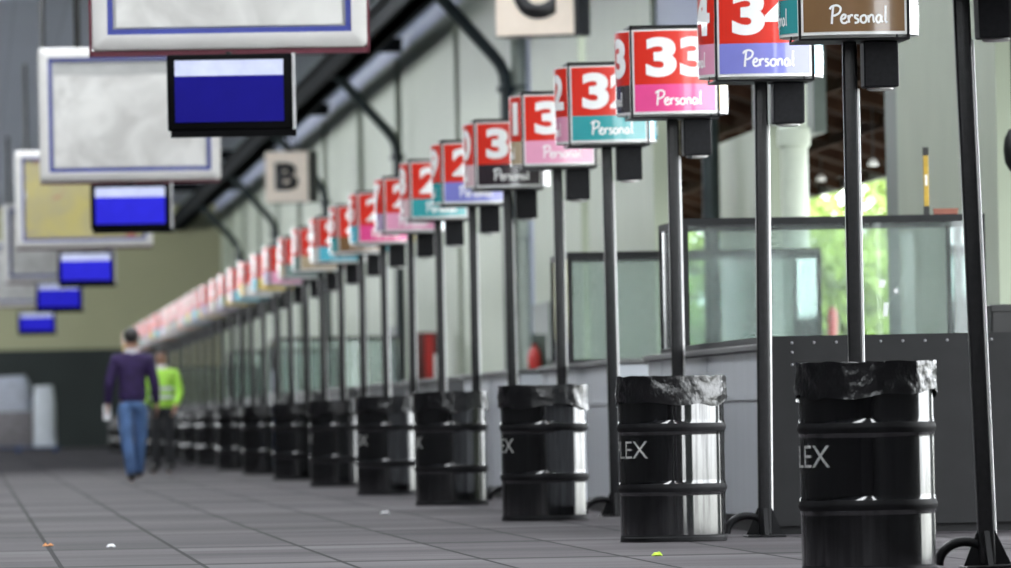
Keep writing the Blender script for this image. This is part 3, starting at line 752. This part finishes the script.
# ------------------------------------------------------------------ hanging boards and screens
def board(cx, bot, W, H, Y, yaw, face, label, edge='boardwhite', maroon=False):
    t = thing('hanging_board', label, 'notice board', (cx, Y, bot), yaw, 'framed boards hanging from the ceiling')
    fw, d = 0.105, 0.12
    fr = MB(); b = bmesh.new(); r = 0.035; o_, i_ = [], []
    for (cx_, cz_, a0) in ((W / 2 - r, r, -90), (W / 2 - r, H - r, 0), (-W / 2 + r, H - r, 90), (-W / 2 + r, r, 180)):
        for q in range(5):
            a = R2(a0 + 22.5 * q); o_.append((cx_ + r * math.cos(a), cz_ + r * math.sin(a)))
            i_.append((math.copysign(W / 2 - fw, cx_), fw if cz_ < H / 2 else H - fw))
    n_ = len(o_); L_ = []
    for pts_, y_, k_ in ((o_, d / 2, 1), (o_, -d / 2 + .012, 1), (o_, -d / 2, .988), (i_, -d / 2, 1), (i_, d / 2, 1)):
        L_.append([b.verts.new((x * k_, y_, H / 2 + (z - H / 2) * k_)) for x, z in pts_])
    for u in range(5):
        for v in range(n_): b.faces.new((L_[u][v], L_[u][(v + 1) % n_], L_[(u + 1) % 5][(v + 1) % n_], L_[(u + 1) % 5][v]))
    bmesh.ops.remove_doubles(b, verts=b.verts[:], dist=1e-5)
    fr.take(b)
    fr.build('board_frame', M['boardwhite'], t, True, angle=50)
    a, b_, e = W / 2 - fw, H - fw, 0.038
    MB().box(-a, a, -0.045, 0.02, fw, fw + e).box(-a, a, -0.045, 0.02, b_ - e, b_).box(-a, -a + e, -0.045, 0.02, fw + e, b_ - e).box(a - e, a, -0.045, 0.02, fw + e, b_ - e).build('inner_trim', M['blue'], t)
    MB().box(-a, a, -0.02, 0.02, fw, b_).build('board_back', M['boardback'] if face == 'sheet' else M['poster'], t)
    # creased paper sheet on the board
    b = bmesh.new(); n = 14; g = []
    sa, s0, s1 = a - 0.06, fw + 0.05, b_ - (0.19 if face == 'sheet' else 0.45)
    for i in range(n + 1):
        row = []
        for j in range(n + 1):
            x = -sa + 2 * sa * i / n; z = s0 + (s1 - s0) * j / n
            row.append(b.verts.new((x, -0.028 - 0.012 * (0.5 + noise.noise(Vector((x * 2 + cx * 9, z * 2, Y)))), z + (0.02 * noise.noise(Vector((x * 3, Y, 0))) if j == n else 0))))
        g.append(row)
    for i in range(n):
        for j in range(n): b.faces.new((g[i][j], g[i + 1][j], g[i + 1][j + 1], g[i][j + 1]))
    MB().take(b).build('paper_sheet', M[face], t, True, angle=80)
    if face == 'poster':
        MB().box(-a, a, -0.03, -0.02, b_ - 0.62, b_ - 0.50).build('poster_strip', M['boardwhite'], t)
    if maroon:
        MB().box(-W / 2 - 0.012, W / 2 + 0.012, -d / 2 + 0.03, d / 2 + 0.03, -0.038, -0.001).box(-W / 2 - 0.018, -W / 2 - 0.001, -d / 2 + 0.03, d / 2 + 0.03, -0.038, H).box(W / 2 + 0.001, W / 2 + 0.018, -d / 2 + 0.03, d / 2 + 0.03, -0.038, H).build('outer_rim', M['maroon'], t)
    else:
        MB().box(-W / 2 + 0.01, W / 2 - 0.01, -d / 2 + 0.03, d / 2 + 0.01, -0.025, -0.001).build('outer_rim', M['maroon'], t)
    for sx in (-0.28, 0.28): MB().tube([(sx * W, 0.03, H - 0.02), (sx * W, 0.03, ZC - bot)], 0.035, 8).build('hanger', M['rod'], t)
    return t
def screen(cx, bot, W, H, Y, yaw, label, hang):
    blue = M['screenblue'] if Y < 80 else M['screenbright']
    t = thing('hanging_screen', label, 'screen', (cx, Y, bot), yaw, 'blue screens hanging under the boards')
    MB().box(-W / 2, W / 2, -0.03, 0.06, 0, H, 0.012, 2).build('casing', M['tvcase'], t, True, angle=50)
    MB().box(W / 2, W / 2 + 0.022, -0.035, 0.05, 0.0, H).build('side_trim', M['silver'], t)
    MB().box(-W / 2 + 0.02, W / 2 + 0.022, -0.02, 0.07, -0.045, -0.001).build('base_bar', M['tvcase'], t)
    b0, b1 = 0.055, H - 0.04
    s = MB().box(-W / 2 + 0.05, W / 2 - 0.06, -0.034, -0.030, b0, b1).build('display', blue, t)
    MB().box(-W / 2 + 0.05, W / 2 - 0.06, -0.0365, -0.034, b1 - 0.105, b1).build('title_bar', M['screenbar'], s)
    MB().tube([(0, 0.10, H * 0.5), (0, 0.10, H + hang)], 0.02, 8).box(-0.1, 0.1, 0.055, 0.10, H * 0.35, H * 0.7).build('mount', M['rod'], t)
YAW = 0.0
def put_board(x0, x1, ybot, ytop, Y, face, label, maroon=False, H=None):
    a, b_ = at_y(x0, ybot, Y), at_y(x1, ybot, Y)
    h = H or (at_y(x0, ytop, Y).z - a.z)
    return board((a.x + b_.x) / 2, (a.z + b_.z) / 2, b_.x - a.x, h, Y, YAW, face, label, maroon=maroon)
def put_screen(x0, x1, ybot, ytop, Y, label, hang):
    a, b_ = at_y(x0, ybot, Y), at_y(x1, ybot, Y)
    return screen((a.x + b_.x) / 2, (a.z + b_.z) / 2, b_.x - a.x, at_y(x0, ytop, Y).z - a.z, Y, YAW, label, hang)
TVY = [63.0, 101.0, 142.2, 172.7, 216.2]
put_board(92, 367, 49, -150, 63.4, 'sheet', 'largest white framed board with a maroon rim, cut off by the top edge', True, 1.46)
put_board(40, 221, 181, 47, 101.4, 'sheet', 'white framed board with creased white sheet, behind the largest screen')
put_board(16, 153, 247.5, 150, 142.6, 'poster', 'white framed board holding a yellow poster with reddish patches')
put_board(4, 116, 282, 203, 173.1, 'sheet', 'small pale framed board just behind the yellow poster board')
put_board(-10, 82, 306, 240, 216.6, 'sheet', 'smallest pale framed board, half hidden, cut by the side edge')
put_screen(168, 293, 130, 54, TVY[0], 'largest blue screen in a black casing under the maroon rimmed board', 0.02)
put_screen(91, 171, 229, 183.5, TVY[1], 'second largest blue screen, under the creased white board', 0.02)
put_screen(58, 115, 284, 251, TVY[2], 'blurred blue screen under the yellow poster board', 0.02)
put_screen(36, 83, 310, 281.5, TVY[3], 'small blurred blue screen below the third screen', 0.02)
put_screen(18, 56, 333, 311, TVY[4], 'smallest and lowest blurred blue screen', 0.02)

def letter_sign(ch, px, ybot, ytop, w_px, label):
    X = 6.36
    p = at_x(px, ybot, X); q = at_y(px, ytop, p.y)
    W = abs(at_y(px + w_px / 2, ybot, p.y).x - at_y(px - w_px / 2, ybot, p.y).x)
    H = W * 1.06
    t = thing('letter_sign', label, 'sign', (X, p.y, p.z), -R2(22), 'bay letter boards hung from the beam')
    d = 0.42
    MB().box(-W / 2, W / 2, -d / 2, d / 2, 0, H, 0.012, 2).build('sign_box', M['signblack'], t)
    fc = MB().box(-W / 2 + 0.012, W / 2 - 0.05, -d / 2 - 0.012, -d / 2, 0.012, H - 0.012, 0.005).build('sign_face', M['signcream'], t)
    b = text_bm(ch, W * 0.51, H * (0.54 if ch == 'B' else 0.62), 0.06, 1)
    r = bmesh.ops.extrude_face_region(b, geom=b.faces[:])
    for v in [g for g in r['geom'] if isinstance(g, bmesh.types.BMVert)]: v.co.z += 0.008
    for v in b.verts: v.co = (v.co.x - 0.02, -d / 2 - 0.012 - v.co.z, v.co.y + H * (0.235 if ch == 'B' else 0.185))
    MB().take(b).build('letter', M['signblack'], fc)
    for sx in (-0.3, 0.3): MB().tube([(sx * W * 0.2, 0, H - 0.01), (sx * W * 0.2, 0, 6.55 - p.z)], 0.018, 8).build('hanger', M['rod'], t)
letter_sign('B', 292, 203, 150, 49, 'cream board with a black letter B hanging below the beam')
letter_sign('C', 543, 37, -55, 88, 'cream board with a black letter C, cut off by the top edge')

# black cord with a round pendant switch near the viewer
p = at_y(1014, 150, 36.4)
t = thing('hanging_pendant_switch', 'blurred black round pull switch on a hanging cord at the photo edge', 'switch', p)
MB().lathe([(0.008, 0.085), (0.02, 0.08), (0.037, 0.045), (0.042, 0.0), (0.036, -0.05), (0.018, -0.08), (0.006, -0.085)], 20).build('body', M['rod'], t, True)
MB().tube([(0, 0, 0.08), (-0.004, 0, 1.5), (0, 0, ZC - p.z)], 0.006, 6).build('cord', M['rod'], t)

# ------------------------------------------------------------------ people
def grow(name, verts, edges, radii, m, parent, root=0, sub=2):
    me = bpy.data.meshes.new(name); me.from_pydata([Vector(v) for v in verts], edges, [])
    o = bpy.data.objects.new('tmp_body', me); COL.objects.link(o)
    md = o.modifiers.new('s', 'SKIN'); md.use_smooth_shade = True
    sub_ = o.modifiers.new('u', 'SUBSURF'); sub_.levels = sub; sub_.render_levels = sub
    if not me.skin_vertices: me.attributes.new('tmp', 'FLOAT', 'POINT')
    lay = me.skin_vertices[0].data
    for i, r in enumerate(radii):
        lay[i].radius = r if isinstance(r, tuple) else (r, r); lay[i].use_root = (i == root)
    dg = bpy.context.evaluated_depsgraph_get(); dg.update()
    nm = bpy.data.meshes.new_from_object(o.evaluated_get(dg)); nm.name = name
    bpy.data.objects.remove(o); bpy.data.meshes.remove(me)
    nm.materials.clear(); nm.materials.append(m)
    nm.polygons.foreach_set('use_smooth', [True] * len(nm.polygons))
    return obj(name, nm, parent)

def person(label, loc, rz, scale, legs, arms, top_m, leg_m, hair_m, vest=False):
    t = thing('person', label, 'person', loc, rz); t.scale = (scale,) * 3
    V = [(0, 0, .96), (0, -.01, 1.10), (0, 0, 1.28), (0, .0, 1.42), (0, .01, 1.50), (0, .025, 1.57), (0, .035, 1.66), (0, .025, 1.735)]
    Rr = [(.11, .085), (.115, .085), (.155, .105), (.13, .09), .055, .065, (.078, .092), (.062, .07)]
    E = [(0, 1), (1, 2), (2, 3), (3, 4), (4, 5), (5, 6), (6, 7)]
    V.append((0, .135, 1.645)); Rr.append(.012); E.append((6, 8))            # nose
    for sx in (-1, 1):
        V.append((sx * .085, .03, 1.65)); Rr.append(.014); E.append((6, len(V) - 1))      # ears
    jl, ja = {}, {}
    for s, J in legs.items():
        i0 = 0; ids = []
        for q, r in zip(J, (.075, .058, .045, .042, .03)):
            V.append(q); Rr.append(r); E.append((i0, len(V) - 1)); i0 = len(V) - 1; ids.append(i0)
    for s, J in arms.items():
        i0 = 3; sg = 1 if s == 'R' else -1
        for q, r in zip(J, (.058, .045, .032)):
            V.append(q); Rr.append(r); E.append((i0, len(V) - 1)); i0 = len(V) - 1
        w = Vector(J[2]); d = (w - Vector(J[1])).normalized()
        palm = w + d * 0.075; V.append(tuple(palm)); Rr.append((.02, .038)); E.append((i0, len(V) - 1)); ip = len(V) - 1
        th = w + d * 0.03 + Vector((-sg * 0.01, .035, -.015)); V.append(tuple(th)); Rr.append(.012); E.append((i0, len(V) - 1)); V.append(tuple(th + d * .04 + Vector((-sg * .01, .012, 0)))); Rr.append(.009); E.append((len(V) - 2, len(V) - 1))
        for k, ln in enumerate((.062, .075, .07, .052)):
            o_ = Vector((0, .030 - .02 * k, 0))
            a = palm + d * .03 + o_; b2 = a + d * ln * .5 + Vector((-sg * .008, 0, 0)); c2 = b2 + d * ln * .45 + Vector((-sg * .022, 0, .004))
            for q, r in ((a, .010), (b2, .009), (c2, .008)):
                V.append(tuple(q)); Rr.append(r)
            n = len(V); E += [(ip, n - 3), (n - 3, n - 2), (n - 2, n - 1)]
    body = grow('body', V, E, Rr, M['skin'], t, 0, 1)
    # jeans / trousers
    V2 = [(0, 0, 1.0), (0, 0, .92)]; R2_ = [(.195, .14), (.185, .14)]; E2 = [(0, 1)]
    for s, J in legs.items():
        i0 = 1
        for q, r in zip(J[:4], (.105, .078, .066, .066)):
            V2.append(q); R2_.append(r); E2.append((i0, len(V2) - 1)); i0 = len(V2) - 1
    grow('trousers', V2, E2, R2_, leg_m, t, 0, 2)
    V3 = [(0, 0, .87), (0, -.01, 1.08), (0, 0, 1.27), (0, 0, 1.41), (0, .01, 1.485)]; R3 = [(.215, .16), (.16, .12), (.185, .13), (.155, .11), (.075, .07)]; E3 = [(0, 1), (1, 2), (2, 3), (3, 4)]
    for s, J in arms.items():
        i0 = 3
        mid = tuple((Vector(J[1]) + Vector(J[2])) / 2)
        for q, r in zip((J[0], J[1], mid, J[2]), (.082, .065, .054, .044)):
            V3.append(q); R3.append(r); E3.append((i0, len(V3) - 1)); i0 = len(V3) - 1
    grow('sweater' if not vest else 'jacket', V3, E3, R3, top_m if not vest else M['darktrousers'] if False else top_m, t, 0, 2)
    MB().lathe([(.075, 1.475), (.079, 1.50), (.074, 1.535), (.066, 1.53)], 18, cap0=False, cap1=False).build('collar', M['collar'], t, True)
    if vest:
        for z in (1.08, 1.2):
            MB().lathe([(.19, z - .025), (.192, z), (.19, z + .025)], 24, Matrix.Diagonal((1.0, 0.74, 1, 1)), cap0=False, cap1=False).build('reflective_band', M['reflective'], t, True)
    # hair: a cap over the skull, open at the face
    b = bmesh.new(); bmesh.ops.create_uvsphere(b, u_segments=20, v_segments=14, radius=1)
    for v in b.verts: v.co = (v.co.x * .088, v.co.y * .104 + .022, v.co.z * .10 + 1.685)
    bmesh.ops.delete(b, geom=[f for f in b.faces if (f.calc_center_median().z < 1.60) or (f.calc_center_median().y > .07 and f.calc_center_median().z < 1.715)], context='FACES')
    h = MB().take(b); hm = h.build('hair', hair_m, t, True, angle=80); sd = hm.modifiers.new('thick', 'SOLIDIFY'); sd.thickness = 0.008
    for sx in (-1, 1):
        MB().lathe([(0.002, -.011), (.010, -.005), (.011, 0), (.010, .005), (.002, .011)], 10, Matrix.Translation((sx * .033, .118, 1.672))).build('eye', M['white'], t, True)
    MB().box(-.026, .026, .112, .120, 1.598, 1.606, .002).build('mouth', M['brick'], t)
    for s, J in legs.items():
        an = Vector(J[3]); toe = Vector(J[4])
        d = (toe - an); d.z = 0; d = d.normalized()
        zz = an.z
        m4 = Matrix.Translation(an) @ Matrix.Rotation(math.atan2(-d.x, d.y), 4, 'Z') @ Matrix.Rotation(math.atan2(toe.z - (an.z - .045), 0.17), 4, 'X')
        b = bmesh.new(); bmesh.ops.create_uvsphere(b, u_segments=18, v_segments=10, radius=1)
        for v in b.verts:
            x, y, z = v.co; y2 = y * .145 + .065
            v.co = (x * (.050 if y > -.3 else .042), y2, max(z * (.062 - .02 * max(0, y)), -.045) - .0)
        sh = MB().take(b, m4).build('shoe', M['shoe'], t, True, angle=60)
    return t

fp = at_floor(134, 482)
S = 1.05
legsM = {'L': [(-.09, 0, .90), (-.075, -.02, .50), (-.03, -.02, .14), (-.025, -.02, .075), (-.03, .13, .02)],
         'R': [(.095, 0, .90), (.085, .12, .52), (.055, .22, .17), (.055, .24, .10), (.06, .38, .07)]}
armsM = {'L': [(-.185, 0, 1.41), (-.265, -.05, 1.14), (-.285, .03, .90)], 'R': [(.185, 0, 1.41), (.255, .0, 1.14), (.275, .10, .89)]}
man = person('man walking away in a purple sweater and blue jeans, holding white paper', (fp.x, fp.y, 0), R2(-1), S, legsM, armsM, M['purple'], M['jeans'], M['greyhair'])
hand = Vector((fp.x, fp.y, 0)) + Matrix.Rotation(R2(-1), 3, 'Z') @ (Vector((-.295, .055, .81)) * S)
t = thing('folded_paper', 'white folded paper held in the hand of the walking man', 'paper', hand)
MB().box(-.045, .045, -.012, .012, -.10, .09, .004).build('folded_sheet', M['paper'], t); MB().box(-.042, .046, -.02, -.013, -.095, .085, .003).build('loose_leaf', M['paper'], t)
p2 = at_y(164, 472, 132)
legs2 = {'L': [(-.095, 0, .90), (-.095, .02, .50), (-.09, .0, .12), (-.09, .0, .075), (-.10, .14, .02)], 'R': [(.095, 0, .90), (.10, .05, .50), (.10, .06, .12), (.10, .06, .075), (.12, .2, .02)]}
arms2 = {'L': [(-.185, 0, 1.41), (-.25, -.0, 1.14), (-.22, .12, .95)], 'R': [(.185, 0, 1.41), (.255, .0, 1.14), (.25, .12, .92)]}
person('person in a yellow-green high-visibility jacket, partly behind the man in purple', (p2.x, p2.y, 0), R2(165), 0.99, legs2, arms2, M['hivis'], M['darktrousers'], M['hair'], True)

# ------------------------------------------------------------------ wrapped pallet by the end wall
p = at_floor(18, 452)
t = thing('blue_pallet', 'blue pallet on the floor under the wrapped goods', 'pallet', (p.x, p.y, 0))
for x in (-1.0, 0.0, 1.0):
    MB().box(x - .06, x + .06, -.55, .55, 0.0, .10).build('bearer', M['palletblue'], t)
for k in range(6):
    y = -.55 + k * .2
    MB().box(-1.12, 1.12, y, y + .1, .10, .13).build('deck_board', M['palletblue'], t)
def load(name, label, x0, x1, z0, z1, top, mtop, mlow, y0=-.5, y1=.5):
    g = thing(name, label, 'wrapped goods', (p.x, p.y, .13))
    b = MB().box(x0, x1, y0, y1, 0, z0, .03, 2)
    b.build('cartons', M[mlow], g, True)
    bb = bmesh.new()
    n = 26; rows = 9; R = []
    for j in range(rows + 1):
        u = j / rows; ring = []
        for k in range(n):
            a = 2 * PI * k / n
            sx = math.copysign(abs(math.cos(a)) ** .35, math.cos(a)); sy = math.copysign(abs(math.sin(a)) ** .35, math.sin(a))
            sh = 1 - 0.18 * max(0, u - .7) / .3 + .03 * noise.noise(Vector((math.cos(a) * 2, math.sin(a) * 2, u * 5 + x0)))
            ring.append(bb.verts.new(((x0 + x1) / 2 + sx * (x1 - x0) / 2 * sh, (y0 + y1) / 2 + sy * (y1 - y0) / 2 * sh, z0 + (z1 - z0) * u + .05 * u * noise.noise(Vector((math.cos(a), math.sin(a), 4 + x1))))))
        R.append(ring)
    for j in range(rows):
        for k in range(n): bb.faces.new((R[j][k], R[j][(k + 1) % n], R[j + 1][(k + 1) % n], R[j + 1][k]))
    bb.faces.new(R[0][::-1]); bb.faces.new(R[-1])
    MB().take(bb).build('wrapped_top', M[mtop], g, True, angle=70)
load('wrapped_load', 'tall stack of brownish goods in cloudy stretch wrap on the blue pallet', -1.2, .38, .95, 1.90, True, 'wrap', 'goods')
load('white_sack', 'tall white wrapped sack at the end of the blue pallet', .41, 1.02, .12, 1.62, True, 'wrapwhite', 'wrapwhite')

# ------------------------------------------------------------------ litter
def scrap(px, py, w, h, m, label, seed):
    q = at_floor(px, py); rnd = random.Random(seed)
    b = bmesh.new(); n = 5; g = []
    for i in range(n):
        g.append([b.verts.new((w * (i / (n - 1) - .5), w * .8 * (j / (n - 1) - .5), 0.004 + h * rnd.random() * (1 if 0 < i < n - 1 and 0 < j < n - 1 else .3))) for j in range(n)])
    for i in range(n - 1):
        for j in range(n - 1): b.faces.new((g[i][j], g[i + 1][j], g[i + 1][j + 1], g[i][j + 1]))
    o = MB().take(b).build('litter_scrap', M[m]); o.location = (q.x, q.y, 0)
    s = o.modifiers.new('thick', 'SOLIDIFY'); s.thickness = 0.003
    tag(o, label, 'litter')
scrap(657, 557, .05, .022, 'lime', 'lime green scrap on the paving in front of the second drum', 1)
scrap(385, 514, .06, .03, 'paper', 'small white scrap on the paving before the fifth drum', 2)
scrap(111, 548, .05, .02, 'paper', 'white scrap on the paving, second from the near edge', 3)
scrap(48, 547, .06, .02, 'orangelitter', 'orange-brown scrap on the paving', 4)

# ------------------------------------------------------------------ light: a bright overcast sky, through the wall openings and the added roof openings
w = bpy.data.worlds.new('world'); SC.world = w; w.use_nodes = True
bg = w.node_tree.nodes['Background']
bg.inputs['Color'].default_value = (0.93, 0.97, 1.0, 1); bg.inputs['Strength'].default_value = 6.0

SC.view_settings.view_transform = 'Standard'; SC.view_settings.look = 'None'
SC.view_settings.gamma = 1.0; SC.view_settings.exposure = 0.42
try: SC.view_settings.use_curve_mapping = False
except Exception: pass
cy = SC.cycles
cy.use_denoising = True
cy.max_bounces = 10; cy.diffuse_bounces = 5; cy.glossy_bounces = 4; cy.transparent_max_bounces = 16; cy.transmission_bounces = 6
cy.sample_clamp_indirect = 6.0
cy.caustics_reflective = False; cy.caustics_refractive = False
